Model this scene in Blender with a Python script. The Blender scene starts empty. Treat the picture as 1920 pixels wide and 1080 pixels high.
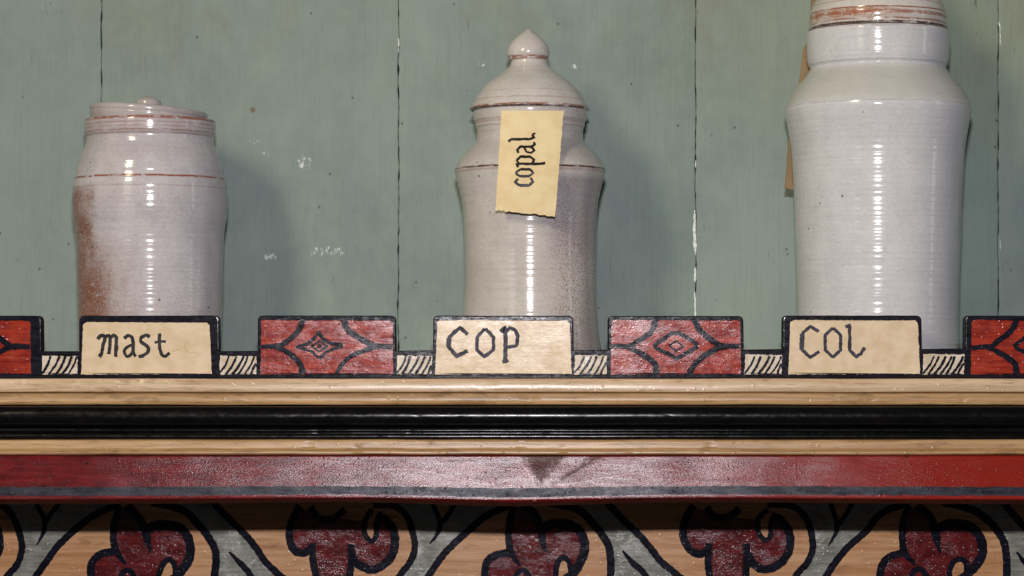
import bpy, bmesh, math, random
from mathutils import Vector, Matrix
from mathutils.noise import noise as pnoise
from mathutils.geometry import tessellate_polygon
random.seed(7)

# ------------------------------------------------------------------ scale, camera, light
S = 0.00035            # one unit of the drawing, in metres, at the front face of the gallery rail
D = 4800.0             # viewing distance in the same units (1.68 m)
EYE = 1.5              # eye height
HY = 640.0
WALL_Y, FRIEZE_Y, JAR_Y = 440.0, 420.0, 232.0

sc = bpy.context.scene
C = sc.collection

def P(px, py, Y=0.0):
    """point of the place: px, py measured on the survey picture, Y the depth behind the rail"""
    k = (D + Y) / D
    return Vector(((px - 960) * S * k, Y * S, EYE + (HY - py) * S * k))

cam_d = bpy.data.cameras.new('camera')
cam = bpy.data.objects.new('camera', cam_d); C.objects.link(cam)
cam.location = (0, -D * S, EYE); cam.rotation_euler = (math.radians(90), 0, 0)
cam_d.sensor_width = 36; cam_d.lens = 36 * D / 1920; cam_d.shift_y = (HY - 540) / 1920
cam_d.clip_start = 0.05; cam_d.clip_end = 50
sc.camera = cam
sc.render.resolution_x, sc.render.resolution_y = 1024, 576
sc.view_settings.view_transform = 'Standard'; sc.view_settings.look = 'None'
sc.view_settings.exposure = 0; sc.view_settings.gamma = 1

w = bpy.data.worlds.new('World'); sc.world = w; w.use_nodes = True
w.node_tree.nodes['Background'].inputs[0].default_value = (0.85, 0.92, 1, 1)
w.node_tree.nodes['Background'].inputs[1].default_value = 0.024

def area(name, loc, target, sx, sy, power, col, spread=180):
    l = bpy.data.lights.new(name, 'AREA'); l.shape = 'RECTANGLE'; l.size = sx; l.size_y = sy
    l.energy = power; l.color = col; l.spread = math.radians(spread)
    o = bpy.data.objects.new(name, l); C.objects.link(o)
    o.location = loc
    o.rotation_euler = (Vector(target) - Vector(loc)).to_track_quat('-Z', 'Y').to_euler()
    return o
# flash above the lens, warm window strip up to the left, pale window far right
area('flash', (0, -D * S, EYE + 0.215), (0.02, 0, EYE), 0.062, 0.03, 17.5, (0.99, 0.95, 1.0))
area('warm_lamp', (-1.25, -1.95, EYE + 1.22), (0.30, 0.1, EYE + 0.22), 0.36, 0.6, 12.0, (1.0, 0.86, 0.60), 120)
area('pale_window', (-1.25, -2.0, EYE + 0.80), (0.10, 0.1, EYE + 0.1), 0.46, 1.3, 2.6, (1.0, 0.90, 0.78), 140)
area('side_window', (2.3, -0.62, EYE + 0.45), (0.1, 0, EYE), 0.14, 1.0, 1.2, (0.9, 0.95, 1.0))

# ------------------------------------------------------------------ node helper
class NT:
    def __init__(s, name):
        s.m = bpy.data.materials.new(name); s.m.use_nodes = True
        s.t = s.m.node_tree; s.b = s.t.nodes['Principled BSDF']
        s.co = s.t.nodes.new('ShaderNodeTexCoord').outputs['Object']
    def put(s, sock, v):
        if isinstance(v, bpy.types.NodeSocket): s.t.links.new(v, sock)
        elif isinstance(v, (tuple, list)) and len(v) == 3 and sock.type == 'RGBA': sock.default_value = (*v, 1)
        else: sock.default_value = v
    def math(s, op, a, b=0.0, c=None, clamp=False):
        n = s.t.nodes.new('ShaderNodeMath'); n.operation = op; n.use_clamp = clamp
        s.put(n.inputs[0], a); s.put(n.inputs[1], b)
        if c is not None: s.put(n.inputs[2], c)
        return n.outputs[0]
    def mul(s, a, b): return s.math('MULTIPLY', a, b)
    def add(s, a, b): return s.math('ADD', a, b)
    def mx(s, a, b): return s.math('MAXIMUM', a, b)
    def vec(s, sx, sy, sz, ox=0, oy=0, oz=0):
        n = s.t.nodes.new('ShaderNodeMapping'); n.vector_type = 'POINT'
        s.put(n.inputs['Vector'], s.co); n.inputs['Scale'].default_value = (sx / S, sy / S, sz / S)
        n.inputs['Location'].default_value = (ox, oy, oz); return n.outputs[0]
    def noise(s, v, detail=3, rough=.55, dist=0.0, scale=1.0):
        n = s.t.nodes.new('ShaderNodeTexNoise'); s.put(n.inputs['Vector'], v)
        n.inputs['Scale'].default_value = scale; n.inputs['Detail'].default_value = detail
        n.inputs['Roughness'].default_value = rough; n.inputs['Distortion'].default_value = dist
        return n.outputs['Fac']
    def vor(s, v, scale=1.0):
        n = s.t.nodes.new('ShaderNodeTexVoronoi'); s.put(n.inputs['Vector'], v); n.inputs['Scale'].default_value = scale
        return n.outputs['Distance'], n.outputs['Color']
    def step(s, v, a, b, lo=0.0, hi=1.0):
        n = s.t.nodes.new('ShaderNodeMapRange'); n.interpolation_type = 'SMOOTHSTEP'
        s.put(n.inputs[0], v)
        if a > b: a, b, lo, hi = b, a, hi, lo
        for i, q in enumerate((a, b, lo, hi)): n.inputs[i + 1].default_value = q
        return n.outputs[0]
    def mix(s, f, a, b, mode='MIX'):
        n = s.t.nodes.new('ShaderNodeMix'); n.data_type = 'RGBA'; n.blend_type = mode
        s.put(n.inputs[0], f); s.put(n.inputs[6], a); s.put(n.inputs[7], b); return n.outputs[2]
    def sep(s, v):
        n = s.t.nodes.new('ShaderNodeSeparateXYZ'); s.put(n.inputs[0], v); return n.outputs
    def bump(s, h, strength, dist_units, prev=None):
        n = s.t.nodes.new('ShaderNodeBump'); s.put(n.inputs['Height'], h); n.inputs['Strength'].default_value = strength
        n.inputs['Distance'].default_value = dist_units * S
        if prev is not None: s.put(n.inputs['Normal'], prev)
        return n.outputs[0]
    def out(s, col=None, rough=None, normal=None, spec=None):
        if col is not None: s.put(s.b.inputs['Base Color'], col)
        if rough is not None: s.put(s.b.inputs['Roughness'], rough)
        if normal is not None: s.put(s.b.inputs['Normal'], normal)
        if spec is not None: s.put(s.b.inputs['Specular IOR Level'], spec)
        return s.m

def pimples(n, prev, f=.085, h=.55):
    """small varnish blisters and grit that catch the flash"""
    d, c = n.vor(n.vec(f, f, f, 3, 2, 1), 1.0)
    return n.bump(n.mul(n.step(d, .30, .02), n.step(n.sep(c)[0], .45, .75)), 1.0, h, prev)

def srgb(r, g, b):
    f = lambda c: (c / 255 / 12.92) if c / 255 <= .04045 else ((c / 255 + .055) / 1.055) ** 2.4
    return (f(r), f(g), f(b))

# ------------------------------------------------------------------ materials
def paint(name, c1, c2, rough=.38, along='x', grain=.5, speck=.5, wear=None, wearamt=0., spec=.5, bump=.35, gw=.62, grit=0.0):
    """hand brushed, varnished paint on wood"""
    n = NT(name)
    sx, sz = (.012, .16) if along == 'x' else (.16, .012)
    g = n.noise(n.vec(sx, .1, sz), 5, .6, .3)
    m1 = n.noise(n.vec(.035, .035, .035, 3, 7, 1), 3)
    f = n.math('ADD', n.mul(g, gw), n.mul(m1, 1 - gw))
    col = n.mix(n.step(f, .38, .62), c1, c2)
    if wear:
        wv = n.noise(n.vec(sx * 3, .2, sz * 1.1, 9, 2, 4), 6, .75)
        col = n.mix(n.mul(n.step(wv, .60, .72), wearamt), col, wear)
    fine = n.noise(n.vec(.40, .40, .40), 3, .85)
    r = n.math('ADD', n.mul(n.step(n.noise(n.vec(.09, .09, .12, 6, 6, 6), 4, .7), .3, .7), .09), rough - .24)
    b = n.bump(g, grain * bump, .55)
    pg = n.step(n.noise(n.vec(.022, .022, .03, 5, 1, 3), 4, .7), .36, .62)
    b = n.bump(n.mul(fine, n.add(n.mul(pg, .75), .25)), speck * bump, .62, b)
    if grit: b = pimples(n, b, .13, grit * .8)
    spec = n.add(n.mul(n.step(n.noise(n.vec(.02, .03, .05, 8, 2, 8), 4, .7), .35, .62), spec * .7), spec * .55)
    return n.out(col, r, b, spec)

M = {}
M['black'] = paint('black_gloss_paint', (.006, .006, .010), (.016, .015, .024), .33, 'x', .3, .55, (.05, .045, .05), .35, .42)
M['black_line'] = paint('black_brush_line', (.005, .005, .009), (.014, .013, .024), .37, 'x', .4, .8, (.05, .04, .045), .4, .26, grit=.7)
M['black_roll'] = paint('black_lacquer', (.003, .003, .003), (.005, .0045, .005), .40, 'x', .06, .12, spec=.24)
M['cream'] = paint('cream_paint', (.64, .50, .33), (.72, .58, .41), .38, 'x', .2, .6, (.45, .30, .15), .3, .36, gw=.18)
M['stripe'] = paint('slate_black_stripe', (.010, .011, .018), (.030, .032, .048), .50, 'x', .5, 1.2, (.06, .05, .05), .5, .16, grit=.5)
M['hatch_cream'] = paint('pale_hatch_paint', (.56, .46, .34), (.70, .62, .52), .36, 'x', .2, .7, (.35, .30, .28), .4, gw=.3)
M['red'] = paint('red_paint', (.19, .014, .010), (.36, .040, .018), .37, 'x', .55, .9, (.07, .008, .006), .7, grit=.5)
M['green_scroll'] = paint('grey_green_paint', (.20, .205, .165), (.36, .36, .30), .34, 'x', .8, 2.0, (.05, .045, .03), .8, .9, grit=.95)
M['flower_red'] = paint('dark_red_paint', (.085, .008, .010), (.18, .018, .018), .34, 'x', .6, 2.0, (.02, .004, .004), .6, .6, grit=.95)
M['ink'] = paint('black_ink', (.008, .007, .008), (.022, .018, .02), .62, 'x', .3, .6, spec=.2)
M['ink_sheen'] = paint('worn_ink_blue_sheen', (.012, .011, .022), (.045, .04, .062), .62, 'x', .3, .8, (.45, .33, .2), .25, .2)  # worn black ink with its bluish sheen painted into the colour
nn = NT('matt_black_edge'); M['edge'] = nn.out(nn.mix(nn.noise(nn.vec(.05, .05, .05)), (.004, .004, .005), (.012, .011, .012)), .6, None, .2)
M['ghost'] = paint('rubbed_out_ink', (.46, .33, .17), (.62, .46, .25), .45)
M['soffit'] = paint('dark_red_underside', (.10, .010, .006), (.17, .016, .01), .85, spec=.1)

def wood(name, c1, c2, c3, rough=.36, zs=.11, streak=.6):
    n = NT(name)
    g = n.noise(n.vec(.004, .05, zs), 5, .62, .5)
    g2 = n.noise(n.vec(.02, .3, zs * 4, 5, 5, 5), 4, .7)
    col = n.mix(n.step(g, .35, .65), c1, c2)
    col = n.mix(n.mul(n.step(g2, .52, .70), streak), col, c3)
    blot = n.noise(n.vec(.013, .03, .04, 2, 8, 3), 5, .7)
    col = n.mix(n.mul(n.step(blot, .54, .68), .5), col, c3)
    crk = n.noise(n.vec(.006, .1, .16, 7, 1, 5), 5, .75)
    col = n.mix(n.mul(n.step(crk, .655, .69), .7), col, tuple(c * .4 for c in c3))
    fine = n.noise(n.vec(.35, .35, .35), 2, .7)
    b = n.bump(g2, .25, .35); b = n.bump(fine, .25, .3, b); b = pimples(n, b, .075, .5)
    return n.out(col, n.math('ADD', n.mul(fine, .10), rough - .09), b, .42)
M['wood'] = wood('varnished_pine', (.47, .33, .20), (.62, .47, .32), (.24, .13, .06), .31, .09, .7)
M['wood_dark'] = wood('stained_shaded_pine', (.33, .195, .085), (.48, .31, .155), (.13, .06, .022), .38, .09, .7)  # dark varnish tone, with the strip's downward shade and weaker sheen painted in
M['frieze_wood'] = wood('orange_tan_wood', (.55, .255, .10), (.74, .42, .205), (.24, .09, .03), .34, .07, .5)

def red_moulding_mat():
    n = NT('red_varnished_moulding')
    x, y, z = n.sep(n.vec(1, 1, 1))
    g = n.noise(n.vec(.006, .1, .10), 6, .66, .6)
    m1 = n.noise(n.vec(.02, .05, .05, 4, 1, 9), 4, .6)
    col = n.mix(n.step(n.add(n.mul(g, .5), n.mul(m1, .5)), .38, .62), (.075, .004, .007), (.155, .009, .010))
    col = n.mix(n.mul(n.step(x, 150, 900), .8), col, (.245, .016, .007))
    kx = n.math('SUBTRACT', x, 62.0)
    # dark knot, widest at the top edge, with a pale worn ring on its left
    kw = n.noise(n.vec(.03, .03, .05), 3)
    kz = n.add(z, -36)
    ang = n.math('SUBTRACT', n.math('ABSOLUTE', n.add(n.add(kx, n.mul(kz, -.18)), n.add(12, n.mul(n.add(n.noise(n.vec(.05, .05, .07, 3, 1, 2), 5, .8), -.5), 85)))), n.mul(kz, .66))
    ray = n.math('SUBTRACT', n.math('ABSOLUTE', n.add(n.add(kx, -12), n.mul(kz, -1.55))), n.mul(kz, .22))
    wn0 = n.noise(n.vec(.06, .05, .10, 8, 1, 2), 5, .8)
    knot = n.mul(n.mx(n.step(ang, 15, -9), n.mul(n.step(n.add(ray, n.mul(n.add(wn0, -.5), 60)), 9, -7), .85)), n.step(z, 28, 38))
    col = n.mix(n.mul(knot, .8), col, (.05, .013, .007))
    lx = n.math('ABSOLUTE', n.add(x, -18)); lz = n.math('ABSOLUTE', n.add(z, -46))
    patch0 = n.step(n.add(n.mul(lx, .045), n.add(n.mul(lz, .06), n.mul(kw, 1.6))), 2.4, 1.9)
    arc = n.math('ABSOLUTE', n.add(n.math('SQRT', n.add(n.math('POWER', n.add(x, 18), 2.0), n.math('POWER', n.mul(n.add(z, -22), 1.0), 2.0))), n.add(n.mul(kw, 14), -68)))
    lw = n.mul(n.add(n.noise(n.vec(.015, 0, 0), 3), -.5), 7)
    c1 = n.step(n.math('ABSOLUTE', n.add(n.add(z, lw), n.add(n.step(x, -190, -40, -66, -38), 0.0))), 2.0, .5)
    c1 = n.mul(c1, n.mul(n.step(x, -290, -210), n.step(x, -20, -50)))
    c2 = n.step(n.math('ABSOLUTE', n.add(n.add(z, lw), n.step(x, 75, 240, -38, -58))), 1.8, .5)
    c2 = n.mul(c2, n.mul(n.step(x, 60, 90), n.step(x, 290, 220)))
    col = n.mix(n.mul(n.mx(c1, c2), .55), col, (.45, .26, .26))
    arcm = n.mul(n.step(arc, 3.0, 1.2), n.step(x, 0, 25))
    wn = n.noise(n.vec(.05, .05, .16, 3, 3, 1), 4, .7)
    col = n.mix(n.mul(n.mul(patch0, n.step(wn, .47, .53)), .8), col, (.16, .02, .012))
    col = n.mix(n.mul(arcm, .55), col, (.40, .22, .2))
    dots, _ = n.vor(n.vec(.022, .022, .03), 1.0)
    col = n.mix(n.step(dots, .09, .05), col, (.012, .004, .004))
    fine = n.noise(n.vec(.27, .27, .30), 4, .9)
    b = n.bump(g, .35, .5); b = n.bump(wn, .3, .7, b); b = n.bump(fine, .42, .50, b)
    return n.out(col, n.math('ADD', n.mul(fine, .06), .135), pimples(n, b, .11, .17), n.mul(n.add(n.mul(n.step(n.noise(n.vec(.012, .03, .07, 8, 2, 8), 5, .7), .38, .60), .10), .19), n.add(1.0, n.mul(knot, -.8))))
M['red_moulding'] = red_moulding_mat()

def wall_mat():
    k = (D + WALL_Y) / D
    n = NT('sage_green_wall_paint')
    x0, y0, z0 = n.sep(n.vec(1 / k, 1, 1 / k))
    big = n.noise(n.vec(.0035, .01, .0028), 4, .55)
    g = n.noise(n.vec(.16, .1, .006), 5, .6, .2)
    g2 = n.noise(n.vec(.5, .3, .012, 3, 3, 3), 4, .7)
    col = n.mix(n.step(big, .36, .64), (.170, .229, .214), (.216, .281, .250))
    mid = n.noise(n.vec(.010, .01, .006, 6, 1, 2), 5, .65)
    col = n.mix(n.mul(n.step(mid, .50, .66), .35), col, (.25, .31, .255))
    col = n.mix(n.mul(n.step(mid, .46, .34), .22), col, (.15, .195, .175))
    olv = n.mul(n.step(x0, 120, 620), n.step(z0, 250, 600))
    col = n.mix(n.mul(olv, .55), col, (.24, .275, .175))  # olive towards the upper right: the warm lamp's cast painted in
    # brownish smoke stains along the upper boards
    up = n.step(z0, 380, 640)
    st = n.mul(up, n.step(n.noise(n.vec(.006, .01, .004, 11, 5, 2), 4, .6), .44, .66))
    col = n.mix(n.mul(st, .5), col, (.185, .19, .13))
    left = n.step(x0, -300, -960)
    col = n.mix(n.mul(left, .35), col, (.20, .245, .245))  # cooler paint towards the left stands in for the lamps' falloff
    col = n.mix(n.mul(n.step(g, .44, .72), .20), col, (.13, .17, .14))
    mot = n.noise(n.vec(.03, .03, .022, 4, 4, 9), 5, .7); col = n.mix(n.mul(n.step(mot, .45, .62), .20), col, (.25, .31, .27)); col = n.mix(n.mul(n.step(mot, .42, .30), .35), col, (.15, .18, .145))
    col = n.mix(n.mul(n.step(g2, .60, .72), .25), col, (.33, .40, .34))
    # scrapes: pale chips in a few spots
    def spot(px, py, rx, ry):
        dx = n.math('ABSOLUTE', n.add(x0, -(px - 960))); dz = n.math('ABSOLUTE', n.add(z0, -(HY - py)))
        return n.step(n.math('SQRT', n.add(n.math('POWER', n.mul(dx, 1 / rx), 2.0), n.math('POWER', n.mul(dz, 1 / ry), 2.0))), 1.0, .45)
    m = None
    for q in ((498, 290, 16, 10), (572, 304, 24, 24), (478, 266, 14, 8), (508, 482, 22, 16), (612, 472, 60, 18), (1075, 125, 14, 10), (902, 120, 12, 8)):
        a = spot(*q); m = a if m is None else n.mx(m, a)
    chipn = n.noise(n.vec(.13, .2, .06, 1, 2, 9), 4, .8)
    chips = n.mul(n.step(n.mul(n.math('POWER', m, .5), chipn), .52, .58), .85)
    col = n.mix(chips, col, (.66, .72, .68))
    nail = spot(474, 206, 6.5, 7)
    col = n.mix(n.mul(nail, .85), col, (.13, .085, .03))
    # specks and short hair cracks
    dd, dc = n.vor(n.vec(.028, .02, .022, 2, 0, 5), 1.0)
    rr = n.sep(dc)[0]
    col = n.mix(n.mul(n.step(dd, .085, .045), n.mul(n.step(rr, .35, .5), .8)), col, (.05, .055, .045))
    cr = n.noise(n.vec(.13, .1, .018, 7, 7, 7), 6, .7, .8)
    crm = n.noise(n.vec(.008, .01, .006, 1, 9, 1), 2)
    col = n.mix(n.mul(n.mul(n.step(cr, .645, .69), n.step(crm, .46, .58)), .7), col, (.06, .07, .055))
    b = n.bump(g, .40, 1.0); b = n.bump(g2, .25, .6, b)
    fine = n.noise(n.vec(.3, .3, .2), 2, .6); b = n.bump(fine, .12, .8, b)
    return n.out(col, .52, b, .3)
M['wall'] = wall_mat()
nn = NT('dark_gap'); M['gap'] = nn.out((.012, .014, .012), .9)
nn = NT('white_primer'); M['primer'] = nn.out(nn.mix(nn.step(nn.noise(nn.vec(.2, .2, .1)), .4, .6), (.55, .6, .56), (.82, .86, .84)), .6)

def paper_mat(name, c1, c2):
    n = NT(name)
    a = n.noise(n.vec(.02, .02, .02), 4, .6); f = n.noise(n.vec(.4, .4, .4), 2, .7)
    col = n.mix(n.step(a, .35, .65), c1, c2)
    return n.out(n.mix(n.mul(n.step(f, .55, .75), .25), col, (.5, .36, .16)), .75, n.bump(f, .25, .6), .25)
M['paper'] = paper_mat('parchment_paper', (.72, .57, .32), (.80, .66, .40))
M['paper_edge'] = paper_mat('brown_paper_edge', (.16, .09, .03), (.26, .16, .06))
M['paper_old'] = paper_mat('brown_parchment', (.50, .35, .18), (.60, .43, .24))

def glaze(name, c1, c2, bands=(), stains=None, rough=.13, crack=.35):
    """tin glaze, thin on the ridges so that red clay shows through. z in drawing units above the base"""
    n = NT(name)
    x, y, z = n.sep(n.vec(1, 1, 1))
    a = n.noise(n.vec(.014, .014, .010, 4, 2, 0), 4, .6)
    col = n.mix(n.step(a, .34, .66), c1, c2)
    rings = n.noise(n.vec(.012, .012, .26), 4, .75)
    col = n.mix(n.mul(n.step(rings, .46, .70), .30), col, tuple(c * .75 for c in c1))
    sp = n.noise(n.vec(.30, .30, .34), 3, .7)
    patch = n.noise(n.vec(.012, .012, .012, 8, 8, 1), 3)
    col = n.mix(n.mul(n.mul(n.step(sp, .56, .70), n.step(patch, .40, .68)), crack), col, (.30, .17, .15))
    clay = (.26, .085, .045)
    bn = n.noise(n.vec(.035, .035, .12, 1, 5, 2), 4, .65)
    wob = n.mul(n.add(n.noise(n.vec(.02, .02, 0), 3), -.5), 3.0)
    for (zz, hw, amt, dark) in bands:
        d = n.math('ABSOLUTE', n.add(n.add(z, wob if hw < 6 else 0.0), -zz))
        msk = n.mul(n.step(d, hw * 1.25, hw * .5), n.mul(n.step(bn, .34, .50), amt))
        col = n.mix(msk, col, (.07, .025, .02) if dark else clay)
    mott = n.noise(n.vec(.16, .16, .20, 2, 6, 6), 4, .8); col = n.mix(n.mul(n.step(mott, .50, .66), .22), col, tuple(c * .62 for c in c1)); col = n.mix(n.mul(n.step(mott, .48, .34), .30), col, tuple(min(.8, c * 1.22) for c in c2))
    if stains:
        for st in stains: col = st(n, col, x, y, z, sp, bn, clay)
    pd, pc = n.vor(n.vec(.03, .03, .03, 3, 1, 6), 1.0)
    col = n.mix(n.mul(n.step(pd, .09, .05), n.mul(n.step(n.sep(pc)[1], .7, .8), .8)), col, (.05, .04, .04))
    b = n.bump(n.noise(n.vec(.05, .05, .07), 3), .12, 1.0)
    return n.out(col, n.math('ADD', n.mul(sp, .06), rough - .02), b, .5)

# ------------------------------------------------------------------ object helpers
def link(name, me, mats, parent=None):
    for m in (mats if isinstance(mats, (list, tuple)) else [mats]): me.materials.append(m)
    o = bpy.data.objects.new(name, me); C.objects.link(o)
    if parent is not None: o.parent = parent
    return o
def from_bm(name, bm, mats, parent=None, smooth=False):
    bmesh.ops.recalc_face_normals(bm, faces=bm.faces) if smooth != 'keep' else None
    me = bpy.data.meshes.new(name); bm.to_mesh(me); bm.free()
    if smooth is True:
        for p in me.polygons: p.use_smooth = True
    return link(name, me, mats, parent)
def thing(name, label, cat, loc, group=None):
    o = bpy.data.objects.new(name, None); C.objects.link(o); o.location = loc
    o.empty_display_size = .02
    o['label'] = label; o['category'] = cat
    if group: o['group'] = group
    return o

def catmull(pts, step=2.5):
    if len(pts) < 3:
        pts = [pts[0], tuple((a + b) / 2 for a, b in zip(pts[0], pts[-1])), pts[-1]]
    out = []
    P_ = [pts[0]] + list(pts) + [pts[-1]]
    for i in range(1, len(P_) - 2):
        p0, p1, p2, p3 = P_[i - 1:i + 3]
        L = math.dist(p1, p2); nseg = max(1, int(L / step))
        for j in range(nseg):
            t = j / nseg
            out.append(tuple(.5 * (2 * b + (c - a) * t + (2 * a - 5 * b + 4 * c - d) * t * t + (3 * b - a - 3 * c + d) * t ** 3)
                             for a, b, c, d in zip(p0, p1, p2, p3)))
    out.append(tuple(pts[-1])); return out
def straight(pts, step=2.5):
    out = []
    for a, b in zip(pts, pts[1:]):
        n = max(1, int(math.dist(a, b) / step))
        out += [tuple(p + (q - p) * j / n for p, q in zip(a, b)) for j in range(n)]
    return out + [tuple(pts[-1])]

def jit(x, y, f=.35, seed=0.0): return pnoise(Vector((x * f + seed, y * f, seed * 1.7)))

class Painter:
    """flat brush work on a face: f(px, py, lift) gives the place of a point; every stroke is laid above the one before"""
    def __init__(s, f, lift0=.4, dl=.055):
        s.f = f; s.lift = lift0; s.dl = dl; s.bm = bmesh.new(); s.mats = []; s.wk = 1.0
    def mi(s, mat):
        if mat not in s.mats: s.mats.append(mat)
        return s.mats.index(mat)
    def stroke(s, pts, wd, mat, rough=.9, curve=True, taper=(0, 0), w2=None):
        wd *= s.wk
        line = catmull(pts) if curve else straight(pts)
        if len(line) < 2: return
        seed = random.random() * 90; prev = None; k = s.mi(mat); n = len(line); prevc = None
        for i, p in enumerate(line):
            a = line[max(0, i - 1)]; b = line[min(n - 1, i + 1)]
            dx, dy = b[0] - a[0], b[1] - a[1]; L = math.hypot(dx, dy) or 1
            nx, ny = -dy / L, dx / L; t = i / (n - 1)
            ww = wd if w2 is None else wd + (w2 - wd) * t
            if taper[0]: ww *= min(1, .25 + t / taper[0])
            if taper[1]: ww *= min(1, .25 + (1 - t) / taper[1])
            h1 = ww / 2 + jit(p[0], p[1], .22, seed) * rough; h2 = ww / 2 + jit(p[0], p[1], .22, seed + 30) * rough
            cur = (s.bm.verts.new(s.f(p[0] + nx * h1, p[1] + ny * h1, s.lift)), s.bm.verts.new(s.f(p[0] - nx * h2, p[1] - ny * h2, s.lift)))
            if prev:
                fc = s.bm.faces.new((prev[0], prev[1], cur[1], cur[0])); fc.material_index = k
            prev = cur
        s.lift += s.dl
    def fill(s, pts, mat, rough=.8, curve=False):
        pts = list(pts) + [pts[0]]
        line = (catmull(pts, 3) if curve else straight(pts, 3))[:-1]
        seed = random.random() * 90
        vs = [s.bm.verts.new(s.f(x + jit(x, y, .2, seed) * rough, y + jit(x, y, .2, seed + 20) * rough, s.lift)) for x, y in line]
        k = s.mi(mat)
        for tri in tessellate_polygon([[Vector((x, y, 0)) for x, y in line]]):
            try: s.bm.faces.new([vs[i] for i in tri]).material_index = k
            except ValueError: pass
        s.lift += s.dl
    def done(s, name, parent):
        for f in s.bm.faces:
            f.normal_update()
            if f.normal.y > 0: f.normal_flip()
        me = bpy.data.meshes.new(name); s.bm.to_mesh(me); s.bm.free()
        return link(name, me, s.mats, parent)

def extrude_profile(name, prof, x0, x1, mat, parent, origin, dx=None, fn=None, back=None, smooth=True):
    """prof: list of (Y, py); swept along X. closed at the back at depth `back`."""
    pr = list(prof)
    if back is not None: pr = [(back, prof[0][1])] + pr + [(back, prof[-1][1])]
    n = max(1, int((x1 - x0) / (dx or 60))); bm = bmesh.new(); rows = []
    for i in range(n + 1):
        x = x0 + (x1 - x0) * i / n
        row = []
        for (Y, py) in pr:
            yy, zz = Y, py
            if fn: yy, zz = fn(x, Y, py)
            row.append(bm.verts.new(Vector(((x - 960) * S, yy * S, EYE + (HY - zz) * S)) - origin))
        rows.append(row)
    m = len(pr)
    for a, b in zip(rows, rows[1:]):
        for j in range(m - 1): bm.faces.new((a[j], a[j + 1], b[j + 1], b[j]))
        if back is not None: bm.faces.new((a[m - 1], a[0], b[0], b[m - 1]))
    bm.faces.new(rows[0]); bm.faces.new(list(reversed(rows[-1])))
    bmesh.ops.recalc_face_normals(bm, faces=bm.faces)
    me = bpy.data.meshes.new(name); bm.to_mesh(me); bm.free()
    if smooth:
        for p in me.polygons: p.use_smooth = True
        try: me.set_sharp_from_angle(angle=math.radians(40))
        except Exception: pass
    return link(name, me, mat, parent)

# ------------------------------------------------------------------ the wall of painted planks
kw = (D + WALL_Y) / D
wall = bpy.data.objects.new('wall', None); C.objects.link(wall)
wall.location = (0, WALL_Y * S, EYE); wall['kind'] = 'structure'
seams = [-1480, -923, -367, 190, 747.5, 1304, 1872, 2428, 2985, 3540]
def seam_off(px, z, side):
    v = pnoise(Vector((px * .37, z * .014, 0))) * 3.6 + pnoise(Vector((px * .37, z * .06, 7))) * 1.6      # wander shared by both edges
    g = .18 + 1.25 * max(0, .22 + pnoise(Vector((px * .21 + 9, z * .05, 4.2))) * 1.6) + .6 * pnoise(Vector((px * .11, z * .12, side)))
    return v * .5 + side * max(.04, g)
for a, b in zip(seams, seams[1:]):
    bm = bmesh.new(); front = []; backr = []
    zs = [1500 - 6 * i for i in range(int((1500 + 700) / 6) + 1)]
    for py in zs:
        row = []; rb = []
        xa = a + seam_off(a, py, 1); xb = b + seam_off(b, py, -1)
        cols = [(xa, .9), (xa + .5, .3), (xa + 2.5, 0.0), ((xa + xb) / 2, 0.0), (xb - 2.5, 0.0), (xb - .5, .3), (xb, .9), (xb, 22.0)]
        cols = [(xa, 22.0)] + cols
        for (x, dy) in cols:
            row.append(bm.verts.new(((x - 960) * S * kw, dy * S, (HY - py) * S * kw)))
        front.append(row)
    for r0, r1 in zip(front, front[1:]):
        for j in range(len(r0) - 1):
            f = bm.faces.new((r0[j], r0[j + 1], r1[j + 1], r1[j])); f.smooth = 0 < j < len(r0) - 2
        bm.faces.new((r0[-1], r0[0], r1[0], r1[-1]))
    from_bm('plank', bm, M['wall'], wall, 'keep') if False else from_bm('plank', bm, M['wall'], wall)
bm = bmesh.new()
vs = [bm.verts.new(v) for v in ((-.95, 23 * S, -.35), (1.0, 23 * S, -.35), (1.0, 23 * S, .6), (-.95, 23 * S, .6))]
bm.faces.new(vs); from_bm('backing_board', bm, M['gap'], wall)
# beads of old white primer standing in the open joints
pt = Painter(lambda x, y, l: Vector(((x - 960) * S * kw, -l * S, (HY - y) * S * kw)), .35, .05)
for pts, wd in (([(1303, 394), (1302, 430), (1304, 478)], 4.6), ([(1304, 500), (1303, 530)], 3.2), ([(1303, 545), (1304, 598)], 2.6), ([(1304, 300), (1304, 318)], 1.8),
                ([(1873, 40), (1875, 60), (1876, 85)], 1.4), ([(1875, 448), (1876, 470)], 1.4), ([(747, 70), (748, 100)], 1.4)):
    pt.stroke(pts, wd, M['primer'], 1.6, taper=(.25, .25))
pt.done('primer_bead', wall)

# ------------------------------------------------------------------ the shelf
SO = Vector((0, 0, EYE + (HY - 943) * S))
shelf = thing('wall_shelf', 'painted wooden shelf with crenellated name rail and black and red mouldings under the jars', 'shelf', SO)
X0, X1 = -860, 2790
tabs = [(-838, -578, 'blank'), (-512, -252, 'cream_'), (-182, 77, 'red'), (148, 410, 'mast'), (483, 742, 'red'), (812, 1075, 'cop'), (1140, 1394, 'red'), (1468, 1728, 'col'), (1810, 2070, 'red'), (2138, 2398, 'cream_'), (2466, 2726, 'red')]
def sl(px, py, Y): return Vector(((px - 960) * S, Y * S, EYE + (HY - py) * S)) - SO
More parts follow.
